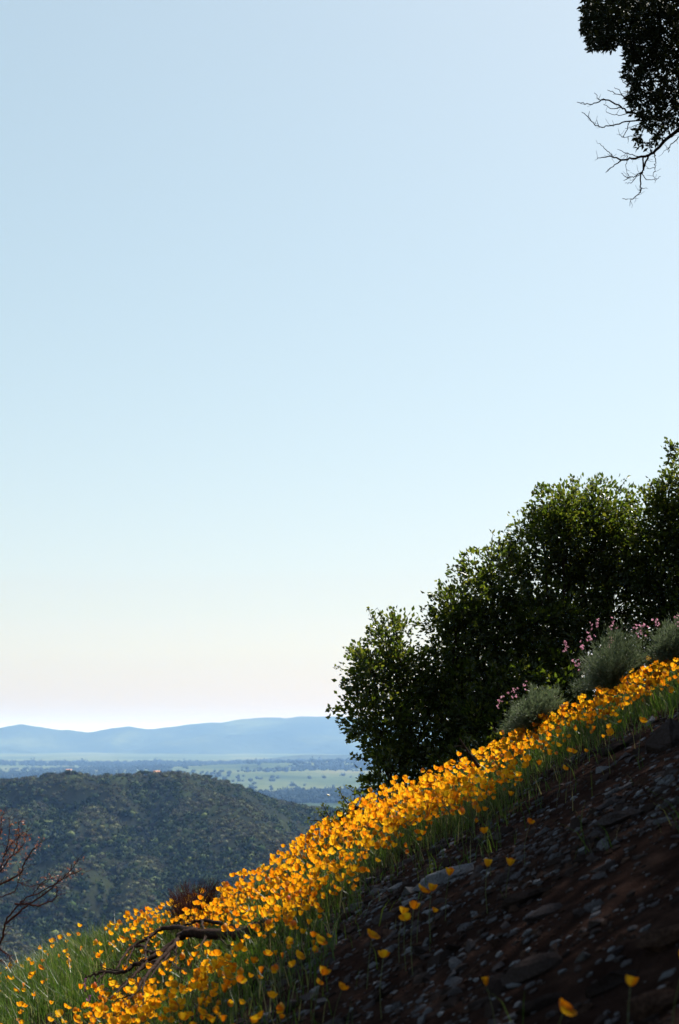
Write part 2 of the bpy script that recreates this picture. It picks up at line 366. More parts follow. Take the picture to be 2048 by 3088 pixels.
cur = hill_z(Q[:, 0], Q[:, 1]) - 0.25 * sum(hill_z(Q[:, 0] + dx, Q[:, 1] + dy) for dx, dy in ((32, 0), (-32, 0), (0, 20), (0, -20)))
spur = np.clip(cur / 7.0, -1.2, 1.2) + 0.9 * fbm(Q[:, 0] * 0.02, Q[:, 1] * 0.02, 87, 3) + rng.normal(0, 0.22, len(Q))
pale = spur > 0.28                                      # fold shading coloured in: pale low sage on spurs, dark tall brush in gullies
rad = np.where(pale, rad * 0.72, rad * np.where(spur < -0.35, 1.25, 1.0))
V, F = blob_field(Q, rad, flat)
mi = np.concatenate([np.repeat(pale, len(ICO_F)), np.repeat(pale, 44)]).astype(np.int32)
tag(obj('chaparral', mesh_np('chaparral', V, F, [M_bush, M_sage_relief], True, mi)), 'dense dark chaparral scrub covering the near hill below the valley', 'scrub', kind='stuff')

n = 24000
tpx = rng.uniform(-40, 1300, n); ty = 4000 + 5800 * rng.random(n) ** 1.3
tx = (tpx - 1024) / FPX * ty; tz = valley_z(tx, ty)
Q = np.stack([tx, ty, tz], -1); px, py, dd = project(Q)
dens = fbm(tx * 0.0017, ty * 0.0011, 91, 3) + 0.9 * sstep(2375, 2420, py) * sstep(560, 700, px) - 0.25 + 0.25 * np.exp(-((py - 2318) / 8) ** 2) * (px < 520)
keep = (rng.random(n) < np.clip(dens * 1.6 + 0.12, 0.015, 1))
Q = Q[keep][:5200]; rad = rng.gamma(5, 1.1, len(Q)) + 3.0; flat = rng.uniform(0.7, 1.0, len(Q)); Q[:, 2] += rad * 0.4
V, F = blob_field(Q, rad, flat, 9)
tag(obj('valley_woods', mesh_np('valley_woods', V, F, M_faroak, True)), 'bluish dots of oak woodland scattered over the pale valley floor', 'woods', kind='stuff')
n = 1500                                                # tree line at the foot of the mountains
tpx = rng.uniform(-40, 1250, n); ty = rng.uniform(8600, 10000, n); tx = (tpx - 1024) / FPX * ty
Q = np.stack([tx, ty, valley_z(tx, ty)], -1); rad = rng.gamma(5, 1.4, n) + 4; Q[:, 2] += rad * 0.4
V, F = blob_field(Q, rad, np.full(n, 0.85), 8)
tag(obj('treeline', mesh_np('treeline', V, F, M_faroak, True)), 'hazy blue tree line at the foot of the mountains', 'tree line', kind='stuff')

# oaks one can pick out on the skyline of the near hill
def far_tree(name, base, r, label, group, mat, proto={}):
    if 'c' not in proto:
        P = rand_dir(14) * np.array([0.6, 0.6, 0.35]) + np.array([0, 0, 1.1])
        V, F = blob_field(P, rng.uniform(0.35, 0.6, 14), np.full(14, 0.8)); proto['c'] = mesh_np('crown', V, F, mat, True)
        t = Tubes(); t.add([(0, 0, -0.3), (0.03, 0, 0.4), (0, 0.05, 0.9)], 0.10, 0.05)
        t.add([(0.03, 0, 0.4), (0.3, 0.1, 0.9)], 0.05, 0.02); t.add([(0.0, 0.05, 0.5), (-0.3, -0.1, 1.0)], 0.05, 0.02)
        proto['t'] = t.mesh('trunk', M_bark)
    e = empty(name, base, label, 'tree', group); e.rotation_euler.z = random.uniform(0, 6.28); e.scale = (r, r, r * random.uniform(0.8, 1.1))
    obj('crown', proto['c'], e); obj('trunk', proto['t'], e)
for (px, r) in [(20, 3.0), (150, 3.6), (165, 3.0), (215, 3.6), (232, 3.2), (252, 2.8), (330, 2.8), (372, 2.8), (430, 3.4), (445, 3.8), (455, 3.4), (545, 3.0), (622, 3.6), (636, 3.2), (690, 3.2), (724, 3.0), (760, 3.0)]:
    best = None
    for Y in np.linspace(1200, 1480, 60):
        X = (px - 1024) / FPX * Y * 0.995; z = float(hill_z(np.array([X]), np.array([Y]))[0]); _, q, _ = project(np.array([X, Y, z]))
        if best is None or q < best[0]: best = (q, X, Y, z)
    far_tree('skyline_oak', (best[1], best[2], best[3] - 1.2), r * 0.8, 'dark round oak breaking the crest line of the near hill', 'oaks along the crest of the near hill', M_bush)
def house(px, py, Y, wdt, dep, hgt, label):
    b = at(px, py, Y); b = np.array([b[0], Y, b[2]])
    e = empty('house', b, label, 'house')
    def bx(x0, x1, y0, y1, z0, z1):
        V = np.array([(x, y, z) for z in (z0, z1) for y in (y0, y1) for x in (x0, x1)]); return V, np.array([[0, 2, 3, 1], [4, 5, 7, 6], [0, 1, 5, 4], [1, 3, 7, 5], [3, 2, 6, 7], [2, 0, 4, 6]])
    V, F = bx(-wdt / 2, wdt / 2, -dep / 2, dep / 2, -2, hgt); obj('wall', mesh_np('wall', V, F, M_wall), e)
    V = np.array([(-wdt * .55, -dep * .6, hgt), (wdt * .55, -dep * .6, hgt), (wdt * .55, dep * .6, hgt), (-wdt * .55, dep * .6, hgt), (-wdt * .5, 0, hgt + dep * .22), (wdt * .5, 0, hgt + dep * .22)]) + np.array([0, 0, 0.01])
    bm = bmesh.new(); vs = [bm.verts.new(v) for v in V]
    for f in ((0, 1, 5, 4), (2, 3, 4, 5), (0, 4, 3), (1, 2, 5), (3, 2, 1, 0)): bm.faces.new([vs[i] for i in f])
    me = bpy.data.meshes.new('roof'); bm.to_mesh(me); bm.free(); me.materials.append(M_roof); obj('roof', me, e)
    for k in range(3):
        x = (k - 1) * wdt * 0.3; V, F = bx(x - .5, x + .5, -dep / 2 - .05, -dep / 2 - .003, hgt * .35, hgt * .8); obj('window', mesh_np('window', V, F, M_bark), e)
house(473, 2333, 1312, 5.5, 6, 1.5, 'tiny pink-roofed house on the crest of the near hill')
house(208, 2326, 3900, 15, 10, 4, 'pale house among valley trees behind the left hump of the near hill')

# ------------------------------------------------------------------ haze
bm = bmesh.new(); bmesh.ops.create_cube(bm, size=1.0)
me = bpy.data.meshes.new('haze'); bm.to_mesh(me); bm.free()
m, t, out = new_mat('haze'); pv = N(t, 'ShaderNodeVolumePrincipled')
pv.inputs['Color'].default_value = (0.27, 0.51, 1.0, 1); pv.inputs['Absorption Color'].default_value = (1, 1, 1, 1); pv.inputs['Density'].default_value = 0.66e-4; pv.inputs['Anisotropy'].default_value = 0.15
t.links.new(pv.outputs[0], out.inputs['Volume']); me.materials.append(m)
hz = obj('haze', me); hz.scale = (130000, 95000, 480); hz.location = (0, 45000, 10); tag(hz, 'pale blue haze filling the air over the valley', 'haze', kind='stuff')

# ------------------------------------------------------------------ leafy shrubs / small trees behind the poppy crest
def leafy_tree(name, blobs, root_px, label, group, leaf_len=0.058, dens=760, sprigs=16):
    B = [(at(px, py, Y), r / FPX * Y) for px, py, Y, r in blobs]
    rp = at(root_px[0], 2300, root_px[1]); base = np.array([rp[0], root_px[1], gz(rp[0], root_px[1]) - 0.05])
    e = empty(name, base, label, 'shrub', group)
    t = Tubes(); cen = np.mean([b[0] for b in B], axis=0)
    hub = base * 0.55 + cen * 0.45
    t.add(spline(wiggle([base, base * 0.7 + hub * 0.3, hub], 0.05)), 0.075, 0.05)
    C, D, Ls = [], [], []
    for c, r in B:
        mid = hub * 0.4 + c * 0.6 + rng.normal(0, 0.1, 3)
        t.add(spline(wiggle([hub, mid, c], 0.04)), 0.028, 0.010)
        nn = int(dens * 4 * math.pi * r * r)
        # clumps on the shell of each mass, leaves inside the clumps
        nc = max(8, int(nn / 40)); d = rand_dir(nc); cc = c + d * (r * rng.uniform(0.3, 1.06, nc))[:, None]
        for k in range(nc):
            if k % 3 == 0: t.add(spline(wiggle([c + (cc[k] - c) * 0.2, (c + cc[k]) / 2, cc[k]], 0.03), 3), 0.011, 0.004, 3)
        i = rng.integers(0, nc, nn); o = rng.normal(0, 0.066, (nn, 3)); C.append(cc[i] + o); D.append(d[i] * 0.5 + unit(o) + np.array([0, 0, 0.25])); Ls.append(rng.uniform(0.7, 1.25, nn) * leaf_len)
        for k in range(sprigs):                        # shoots that stand out of the outline
            q = unit(rand_dir(1)[0] + np.array([-0.3, 0, 0.5])); p0 = c + q * r * 0.9; ln = rng.uniform(0.06, 0.20)
            p1 = p0 + q * ln * 0.6 + np.array([0, 0, 0.15 * ln]); p2 = p0 + q * ln + rng.normal(0, 0.03, 3) + np.array([0, 0, 0.25 * ln])
            pts = spline([p0, p1, p2], 6); t.add(pts, 0.006, 0.002, 3)
            m_ = 16; ii = rng.integers(2, len(pts), m_); C.append(pts[ii] + rng.normal(0, 0.014, (m_, 3))); D.append(rand_dir(m_) + q * 0.6); Ls.append(rng.uniform(0.7, 1.15, m_) * leaf_len)
    C = np.concatenate(C); D = np.concatenate(D); Ls = np.concatenate(Ls)
    V, F = leaves(C, D, Ls, Ls * rng.uniform(0.5, 0.72, len(Ls)))
    obj('trunk', t.mesh('trunk', M_bark, base), e)
    obj('crown', mesh_np('crown', V - base, F, M_leaf), e)
    return e
GT = 'leafy shrubs along the crest'
leafy_tree('leafy_shrub', [(1085, 2140, 15.6, 62), (1130, 2040, 15.6, 85), (1180, 1955, 15.8, 80), (1235, 2060, 15.8, 120), (1150, 2200, 15.4, 100), (1190, 2310, 15.2, 85), (1270, 2200, 15.6, 130), (1165, 2375, 14.9, 50), (1330, 2080, 16, 120), (1300, 2320, 15.4, 90)],
           (1240, 15.6), 'lowest leafy dark green shrub, its rounded edge against the blue mountains', GT)
leafy_tree('leafy_shrub', [(1390, 1840, 16, 85), (1390, 1950, 16, 115), (1480, 1760, 16.2, 95), (1470, 1900, 16.2, 150), (1380, 2100, 15.8, 120), (1500, 2080, 16, 140), (1430, 2240, 15.4, 100), (1600, 1900, 16.2, 150), (1560, 2180, 15.6, 90), (1480, 2310, 14.8, 70), (1380, 2350, 14.8, 60), (1540, 2110, 15.5, 110), (1480, 2200, 15.2, 100)],
           (1480, 16), 'middle leafy dark green shrub in the row climbing the crest', GT)
leafy_tree('leafy_shrub', [(1700, 1568, 16.5, 100), (1640, 1640, 16.5, 92), (1560, 1715, 16.5, 80), (1805, 1550, 16.8, 102), (1720, 1700, 16.8, 170), (1860, 1650, 17, 170), (1700, 1880, 16.5, 165), (1850, 1850, 16.7, 170), (1700, 2050, 15.8, 100), (1840, 2010, 16, 110), (1640, 2210, 15, 80), (1740, 2150, 15.2, 80), (1860, 2090, 15.4, 85), (1580, 2260, 14.8, 70), (1620, 2060, 16, 120), (1700, 2120, 15.3, 90)],
           (1760, 16.4), 'tallest domed leafy shrub behind the large feathery bush', GT)
leafy_tree('leafy_shrub', [(1985, 1575, 16.5, 98), (2060, 1505, 16.5, 88), (2000, 1700, 16.5, 170), (2060, 1880, 16.3, 190), (2180, 1600, 16.5, 220), (2270, 1520, 17, 220), (2220, 1850, 16.4, 220), (2056, 1385, 16.8, 22), (1960, 2040, 15.5, 90), (2060, 1990, 15.5, 95)],
           (2100, 16.2), 'leafy dark shrub cut by the right edge, highest up the slope', GT, sprigs=10)
leafy_tree('leafy_shrub', [(1065, 2440, 12.5, 26), (1040, 2470, 12.4, 24), (1010, 2490, 12.4, 20), (1095, 2460, 12.5, 24)], (1070, 12.5), 'small low leafy shrub on the poppy crest below the row of dark shrubs', None, 0.034, 700, 5)

# ------------------------------------------------------------------ the oak overhead, trunk outside the frame on the right
OAKB = np.array([7.8, 9.5, gz(7.8, 9.5) - 0.1])
oak = empty('oak_tree', OAKB, 'dark live oak bough with bare twigs hanging in at the upper right corner', 'tree')
POLY = np.array([(1770, -60), (1758, 60), (1746, 88), (1772, 108), (1776, 148), (1850, 148), (1895, 132), (1888, 165), (1892, 200), (1880, 215), (1905, 258), (1888, 300), (1912, 345), (1948, 372), (1905, 400), (1905, 425), (1930, 460), (1965, 440), (2010, 405), (2060, 378), (2060, -60)], float)
def in_poly(x, y, P):
    r = np.zeros(np.shape(x), bool)
    for (ax, ay), (bx, by) in zip(P, np.roll(P, -1, 0)):
        c = ((ay > y) != (by > y)) & (x < (bx - ax) * (y - ay) / (by - ay + 1e-9) + ax); r ^= c
    return r
n = 24000; gx = rng.uniform(1740, 2060, n); gy = rng.uniform(-60, 470, n)
k = in_poly(gx, gy, POLY) & ((gy < 170) | (rng.random(n) < 0.62)) & ((gy < 380) | (rng.random(n) < 0.35)); gx, gy = gx[k][:2000], gy[k][:2000]
ROS = at(gx, gy, rng.uniform(11.3, 13.2, len(gx)))
C = np.repeat(ROS, 7, 0); D = rand_dir(len(C)) + np.array([-0.25, 0, -0.05]); Ls = rng.uniform(0.038, 0.068, len(C))
V1, F1 = leaves(C + rng.normal(0, 0.008, C.shape), D, Ls, Ls * 0.40)
# canopy that throws the shade on the near slope: leaf clumps up-sun of the shaded ground
n = 60000; gx = rng.uniform(-3.5, 8.5, n); gy = rng.uniform(-8, 11.5, n); sd = shade_dist(gx, gy)
k = sd > -0.08; gx, gy = gx[k], gy[k]
Pg = np.stack([gx, gy, ground(gx, gy) + 0.1], -1); tt = rng.uniform(7.0, 12.5, len(gx))
CL = Pg + S * tt[:, None]
px, py, dd = project(CL); ok = ~((px < 2140) & (px > -100) & (py > -90) & (py < 3200))
lim = (CL[:, 2] - ground(CL[:, 0], CL[:, 1]) > 2.2)
CL = CL[ok & lim][:3300]
n = 4000; added_clumps = np.stack([rng.uniform(-8, 9, n), rng.uniform(-11, 4, n), np.zeros(n)], -1); added_clumps[:, 2] = ground(added_clumps[:, 0], added_clumps[:, 1]) + rng.uniform(2.6, 7.5, n)  # added crown clumps, unseen behind the camera, blocking skylight from the near slope
px, py, dd = project(added_clumps); added_clumps = added_clumps[(dd < -0.3) | ((px < -700) & (dd > 1.5)) | (px > 2500)][:1500]
CL = np.concatenate([CL, added_clumps])
nl = 38; C = np.repeat(CL, nl, 0) + rng.normal(0, 0.20, (len(CL) * nl, 3)); D = rand_dir(len(C)); Ls = rng.uniform(0.10, 0.16, len(C))
px, py, dd = project(C); k = ~((px < 2075) & (px > -250) & (py > -260) & (py < 3300) & (dd > 0)); C, D, Ls = C[k], D[k], Ls[k]
V2, F2 = leaves(C, D, Ls, Ls * 0.55)
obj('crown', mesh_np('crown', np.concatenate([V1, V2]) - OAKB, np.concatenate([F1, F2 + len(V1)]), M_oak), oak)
t = Tubes(); FORK = OAKB + np.array([-0.5, 0.2, 2.3])
t.add(spline(wiggle([OAKB, OAKB + np.array([-0.15, 0.05, 1.1]), FORK], 0.04)), 0.34, 0.24, 10)
ADDED_STEM = np.array([3.5, -4.5, gz(3.5, -4.5) - 0.1]); ADDED_FORK = ADDED_STEM + np.array([-0.6, 0.3, 2.4]); t.add(spline(wiggle([ADDED_STEM, ADDED_STEM + np.array([-0.2, 0.1, 1.2]), ADDED_FORK], 0.04)), 0.3, 0.2, 10)  # added unseen stem behind the camera, bears the light-blocking clumps
mains = CL[rng.integers(0, len(CL), 26)]; LP = []
BOUGH = at(2120, 330, 12.2)
for q in list(mains) + [BOUGH]:
    FK = FORK if np.linalg.norm(q - FORK) < np.linalg.norm(q - ADDED_FORK) else ADDED_FORK; mid = FK * 0.5 + q * 0.5 + np.array([0, 0, 0.5]) + rng.normal(0, 0.25, 3); p = spline([FK, mid, q], 8)
    if q is not BOUGH and in_frame(p, 150).any(): continue
    t.add(p, 0.13, 0.035, 7); LP.append(p)
LPc = np.concatenate(LP)
for q in CL[rng.integers(0, len(CL), 170)]:
    a = LPc[np.argmin(((LPc - q) ** 2).sum(1) + rng.uniform(0, 0.4))]; pts = spline(wiggle([a, (a + q) / 2, q], 0.08), 4)
    x_, y_, d_ = project(pts)
    if not ((x_ < 2060) & (y_ > 0)).any(): t.add(pts, 0.03, 0.008, 4)
obj('trunk', t.mesh('trunk', M_bark, OAKB), oak)
t = Tubes()
TW = [([(2120, 330), (2048, 392), (2011, 419), (1970, 460), (1940, 472)], 9, 5), ([(1940, 472), (1905, 478), (1875, 483), (1848, 471), (1821, 474), (1802, 479)], 5, 1.4), ([(1875, 483), (1854, 498), (1827, 520)], 3, 1.2),
      ([(1955, 470), (1943, 500), (1940, 514), (1932, 530), (1931, 568), (1934, 576), (1924, 587), (1904, 601), (1877, 599)], 4, 1.2), ([(1940, 472), (1940, 514)], 3.4, 3), ([(1938, 518), (1915, 530), (1894, 536), (1873, 522)], 2.6, 1),
      ([(1894, 536), (1880, 545)], 1.5, 0.9), ([(1935, 520), (1905, 548), (1885, 552)], 1.8, 0.9), ([(1934, 522), (1950, 540), (1975, 543), (1992, 532)], 1.8, 0.9),
      ([(1960, 360), (1925, 345), (1894, 338), (1873, 322), (1827, 300), (1797, 311), (1770, 314), (1740, 308)], 5, 1.2), ([(1827, 300), (1808, 300), (1792, 280)], 2, 1), ([(1873, 324), (1845, 328), (1820, 315)], 2.2, 1),
      ([(1985, 350), (1951, 360), (1897, 367), (1850, 377), (1816, 382), (1792, 375), (1774, 352), (1755, 338)], 3.6, 1.2), ([(1774, 352), (1778, 335)], 1.4, 0.8), ([(1806, 380), (1800, 362)], 1.4, 0.8),
      ([(1900, 305), (1884, 295), (1851, 279), (1832, 271)], 2.4, 1), ([(1890, 300), (1866, 272), (1853, 263)], 1.8, 0.9), ([(1915, 275), (1905, 263), (1880, 248), (1873, 232)], 2, 0.9),
      ([(1850, 474), (1840, 463), (1820, 445), (1808, 432)], 2.2, 0.9), ([(2060, 405), (2030, 430), (2019, 444), (2015, 460)], 2.4, 1), ([(2019, 444), (2000, 460)], 1.4, 0.8), ([(1975, 460), (1976, 480), (1975, 506), (1970, 530), (1981, 541)], 2, 0.9),
      ([(1975, 506), (1950, 508)], 1.3, 0.8), ([(1951, 360), (1920, 378), (1885, 388)], 2, 0.9), ([(1900, 365), (1885, 405), (1877, 414), (1868, 405)], 1.8, 0.9), ([(1935, 405), (1900, 412), (1877, 414)], 1.8, 1),
      ([(1900, 340), (1860, 348), (1828, 337)], 1.8, 0.9), ([(1925, 472), (1885, 460), (1862, 450)], 2, 0.9), ([(1890, 462), (1872, 475)], 1.3, 0.8), ([(1893, 470), (1888, 505), (1897, 530)], 1.4, 0.8), ([(1904, 600), (1899, 622)], 1.2, 0.8), ([(1931, 566), (1953, 569)], 1.4, 0.8)]
for pts, w0, w1 in TW:
    p = np.array(pts, float); Y = np.linspace(12.2, 12.2 - 0.2 * len(p) * 0.3, len(p)) if p[0, 0] < 2100 else np.full(len(p), 12.2)
    q = spline(at(p[:, 0], p[:, 1], np.full(len(p), 12.15)), 5); q = wiggle(q, 0.004)
    t.add(q, w0 * 12.2 / FPX * 0.8, w1 * 12.2 / FPX * 0.8, 5)
    for _ in range(max(1, len(q) // 4)):               # spurs
        a = q[rng.integers(1, len(q))]; dv = unit(rng.normal(0, 1, 3) * np.array([1, 0.6, 1])); ln = rng.uniform(0.03, 0.09)
        t.add(wiggle([a, a + dv * ln * 0.5, a + dv * ln + np.array([0, 0, 0.01])], 0.006), 0.0022, 0.0012, 3)
obj('bare_twigs', t.mesh('bare_twigs', M_twig, OAKB), oak)

# ------------------------------------------------------------------ poppies
def petal_arrays(open_a, L, rscale, jag):
    rows, cols = 4, 5; ph = np.linspace(-R(54), R(54), cols); V = []
    s = np.linspace(0, 1, rows); ang = open_a * (2.0 - 1.5 * s); r = np.concatenate([[0.12], 0.12 + np.cumsum(np.sin(ang[1:]) / 3)]) ; z = np.concatenate([[0], np.cumsum(np.cos(ang[1:]) / 3)])
    for i in range(rows):
        for j in range(cols):
            e = 1 - 0.22 * (abs(j - 2) / 2) ** 2 * s[i]
            V.append((r[i] * math.cos(ph[j]) * e * rscale, r[i] * math.sin(ph[j]) * e * rscale, z[i] * e + (jag * (j % 2) * s[i] ** 3)))
    F = [[i * cols + j, i * cols + j + 1, (i + 1) * cols + j + 1, (i + 1) * cols + j] for i in range(rows - 1) for j in range(cols - 1)]
    return np.array(V) * L, np.array(F)
def rot_to(v):
    return np.array(Vector(v).to_track_quat('Z', 'Y').to_matrix())
VAR = []
for (h, lean, oa, tilt) in [(0.22, 0.03, 34, 12), (0.26, 0.05, 44, 25), (0.20, 0.02, 26, 6), (0.24, 0.06, 52, 38), (0.28, 0.04, 38, 20), (0.23, 0.03, 60, 30), (0.19, 0.05, 16, 10), (0.25, 0.02, 46, 45), (0.22, 0.03, 9, 15), (0.21, 0.06, 40, 75), (0.27, 0.04, 30, 60)]:
    tp = np.array([lean, 0, h]); t = Tubes(); t.add(spline([(0, 0, -0.02), (lean * 0.2, 0.01, h * 0.5), tp], 2), 0.0022, 0.0016, 3)
    ax = np.array([math.sin(R(tilt)), random.uniform(-0.2, 0.2), math.cos(R(tilt))]); Rm = rot_to(ax)
    pets = []
    for k in range(4):
        a = k * math.pi / 2 + 0.3; Rz = np.array([[math.cos(a), -math.sin(a), 0], [math.sin(a), math.cos(a), 0], [0, 0, 1]])
        V, F = petal_arrays(R(oa * random.uniform(0.85, 1.15)), 0.038, 1.0 if k % 2 else 0.92, 0.04); pets.append((V @ Rz.T @ Rm.T + tp, F))
    VAR.append(dict(stem=(np.concatenate(t.V), np.concatenate(t.F)), pets=pets,
                    stem_me=mesh_np('stem', np.concatenate(t.V), np.concatenate(t.F), M_stem, True), pet_me=[mesh_np('petal', V, F, M_petal, True) for V, F in pets]))
def poppy(x, y, label, group, var=None, rz=None, s=None, z=None):
    v = VAR[var if var is not None else random.choice([0, 0, 1, 1, 2, 3, 4, 4, 5, 6, 7, 8, 9, 10])]
    e = empty('poppy', (x, y, gz(x, y) if z is None else z), label, 'flower', group)
    e.rotation_euler = (0, 0, rz if rz is not None else random.gauss(math.pi / 2 - SUN_AZ, 1.1)); k = s or random.uniform(0.56, 1.08); e.scale = (k, k, k)
    obj('stem', v['stem_me'], e)
    for pm in v['pet_me']: obj('petal', pm, e)
    return e
# single blurred poppies standing in the tree shade of the near slope
FORE = [(1640, 3055, 'orange open poppy in the shade at the bottom edge, beside a grey stone', 3, 1.0), (1900, 2985, 'small yellow cup-shaped poppy in the shade near the bottom right corner', 0, 0.9), (1495, 2980, 'tiny dim yellow poppy bud in the shade on bare scree', 6, 0.8),
        (2015, 2900, 'dim amber poppy cut by the right edge low on the shaded slope', 1, 0.95), (1470, 2615, 'left one of two round amber poppies side by side in the shade', 2, 1.05), (1525, 2612, 'right one of two round amber poppies side by side in the shade', 2, 1.0),
        (1342, 2645, 'round amber poppy over the pale stones in the shade', 2, 1.05), (1300, 2692, 'amber poppy below the pale stones in the shade', 0, 1.05), (1478, 2515, 'lone dim poppy on dark soil above the two side-by-side poppies', 0, 0.95),
        (1920, 2180, 'amber poppy above the big grey boulder in the shade', 1, 1.0), (1838, 2215, 'upturned amber poppy left of the big grey boulder in the shade', 7, 1.0), (1245, 2745, 'top orange poppy of a trio in the shade below the band', 4, 1.0),
        (1205, 2760, 'left orange poppy of a trio in the shade below the band', 0, 1.0), (1225, 2775, 'lowest orange poppy of a trio in the shade below the band', 5, 0.95), (1105, 2825, 'orange poppy alone in the shade under the band', 5, 1.0)]
for px, py, lab, var, s in FORE:
    h = [0.22, 0.26, 0.20, 0.24, 0.28, 0.23, 0.19, 0.25][var] * s
    best = None
    for Y in np.linspace(2.5, 15, 500):
        p = at(px, py, Y)
        if p[2] - h <= gz(p[0], p[1]): best = p; break
    if best is not None: poppy(best[0], best[1], lab, 'scattered poppies in the shade', var, s=s)
# the band
n = 48000
gx = rng.uniform(-4.6, 4.2, n); gy = rng.uniform(5.2, 17, n)
P = np.stack([gx, gy, ground(gx, gy)], -1); H = P + np.array([0, 0, 0.24]); px, py, dd = project(H)
sd = shade_dist(gx, gy); back = gy - edge_y(gx)
clump = fbm(gx * 1.3, gy * 1.3, 101, 3) + 0.7 * fbm(gx * 4.5, gy * 4.5, 103, 2)
dens = np.where(sd < 0, 1.0, np.exp(-np.maximum(sd, 0) / (0.36 + 0.3 * sstep(1150, 850, px))) * 0.95)
dens = dens * (1 - sstep(0.1, 0.9, back)) * np.clip(0.62 + 1.3 * clump, 0.05, 1)
left = sstep(490, 270, px + 0.65 * np.maximum(py - 2900, 0))                              # grass takes over towards the left
dens = dens * (1 - 0.88 * ((px > 470) & (px < 800) & (py > 2775) & (py < 2875))) * (1 - 0.68 * ((px > 290) & (px < 600) & (py > 2840) & (py < 2970))) * (1 - 0.89 * left) * (1 - 0.5 * sstep(1700, 2000, px) * (sd > -0.15))
keep = (rng.random(n) < dens * 0.75) & (px > -40) & (px < 2090) & (py < 3130) & (py > 1700)
gx, gy, px, py, sd = gx[keep], gy[keep], px[keep], py[keep], sd[keep]
order = np.argsort(gy); gx, gy, px, py, sd = gx[order], gy[order], px[order], py[order], sd[order]
NP = len(gx); pass
near = np.argsort(np.hypot(gx, gy))[:285]; isn = np.zeros(NP, bool); isn[near] = True
for i in near:
    if sd[i] > 0.05:
        if px[i] < 720: lab, grp = 'dim orange poppy in the shade at the bottom edge below the fallen branch', 'shaded poppies below the fallen branch'
        elif px[i] < 960: lab, grp = 'dim orange poppy in the shade uphill of the fallen log, under the band', 'shaded poppies beside the fallen log'
        elif px[i] < 1320: lab, grp = 'dim orange poppy in the shade under the middle of the band', 'shaded poppies under the middle of the band'
        else: lab, grp = 'dim orange poppy in the shade under the feathery bushes', 'shaded poppies under the feathery bushes'
    elif px[i] < 430: lab, grp = 'sunlit orange poppy in the green grass left of the fallen branch', 'poppies in the grass at the left'
    elif px[i] < 760 and py[i] > 2880: lab, grp = 'sunlit yellow orange poppy below the fallen dead branch', 'poppies below the fallen branch'
    elif px[i] < 760: lab, grp = 'sunlit orange poppy on the slope around the fallen dead branch', 'poppies around the fallen branch'
    elif px[i] < 1050: lab, grp = 'sunlit orange poppy in the dense band just uphill of the fallen log', 'poppies in the dense sunlit band'
    else: lab, grp = 'sunlit orange poppy in the band below the dark leafy shrubs', 'sunlit poppies below the leafy shrubs'
    poppy(gx[i], gy[i], lab, grp)
Vs, Fs, Ms, off = [], [], [], 0
for i in np.where(~isn)[0]:
    v = VAR[random.choice([0, 0, 1, 1, 2, 3, 4, 4, 5, 6, 7, 8, 9, 10])]; a = random.gauss(math.pi / 2 - SUN_AZ, 1.1); k = random.uniform(0.56, 1.08); Rz = np.array([[math.cos(a), -math.sin(a), 0], [math.sin(a), math.cos(a), 0], [0, 0, 1]]) * k
    b = np.array([gx[i], gy[i], gz(gx[i], gy[i])])
    for (A, Fc), mi in [(v['stem'], 0)] + [(q, 1) for q in v['pets']]:
        Vs.append(A @ Rz.T + b); Fs.append(Fc + off); Ms.append(np.full(len(Fc), mi)); off += len(A)
if Vs:
    tag(obj('far_poppies', mesh_np('far_poppies', np.concatenate(Vs), np.concatenate(Fs), [M_stem, M_petal], True, np.concatenate(Ms))), 'mass of small orange poppies along the far crest of the slope', 'flowers', kind='stuff')

# ------------------------------------------------------------------ grass
def blades(x, y, h, wd, lean_x, lean_s, mat, name, label, cat):
    n = len(x); B = np.stack([x, y, ground(x, y) - 0.01], -1)
    a = rng.uniform(0, 2 * math.pi, n); side = np.stack([np.cos(a), np.sin(a), np.zeros(n)], -1)
    ln = np.stack([lean_x + rng.normal(0, lean_s, n), rng.normal(0, lean_s, n), np.ones(n)], -1)
    mid = B + ln * np.array([0.35, 0.35, 0.6]) * h[:, None]; tip = B + ln * h[:, None] * np.array([1, 1, 0.95])
    wv = side * wd[:, None] * 0.5
    V = np.stack([B - wv, B + wv, mid - wv * 0.8, mid + wv * 0.8, tip], 1).reshape(-1, 3); i = np.arange(n)[:, None] * 5
    F = np.concatenate([i + np.array([[0, 1, 3]]), i + np.array([[0, 3, 2]]), i + np.array([[2, 3, 4]])], 1).reshape(-1, 3)
    return tag(obj(name, mesh_np(name, V, F, mat)), label, cat, kind='stuff')
n = 420000
gx = rng.uniform(-6, 5, n); gy = rng.uniform(5, 17.5, n)
px, py, dd = project(np.stack([gx, gy, ground(gx, gy) + 0.1], -1)); sd = shade_dist(gx, gy); back = gy - edge_y(gx); cl = fbm(gx * 1.1, gy * 1.1, 111, 3)
dens = np.where(sd < 0, 0.8 + 0.5 * cl, np.exp(-np.maximum(sd, 0) / (0.32 + 0.5 * sstep(1150, 850, px))) * 0.6) * (1 - sstep(0.4, 2.0, back))
dens = np.maximum(dens, 0) + 0.5 * sstep(700, 350, px) * (sd < 0) * (back < 1.4)
soilpatch = np.exp(-(((px - 200) / 170) ** 2 + ((py - 3090) / 60) ** 2))
dens = dens * (1 - 0.95 * np.clip(soilpatch * 1.5, 0, 1)) * (1 - 0.6 * ((px > 260) & (px < 600) & (py > 2840) & (py < 3050)))
k = (rng.random(n) < dens * 0.62) & (px > -100) & (px < 2150) & (py < 3200) & (py > 1700)
gx, gy, px, back = gx[k], gy[k], px[k], back[k]
h = rng.gamma(6, 0.017, len(gx)) + 0.03; h = h * (1 + 0.5 * sstep(500, 200, px))
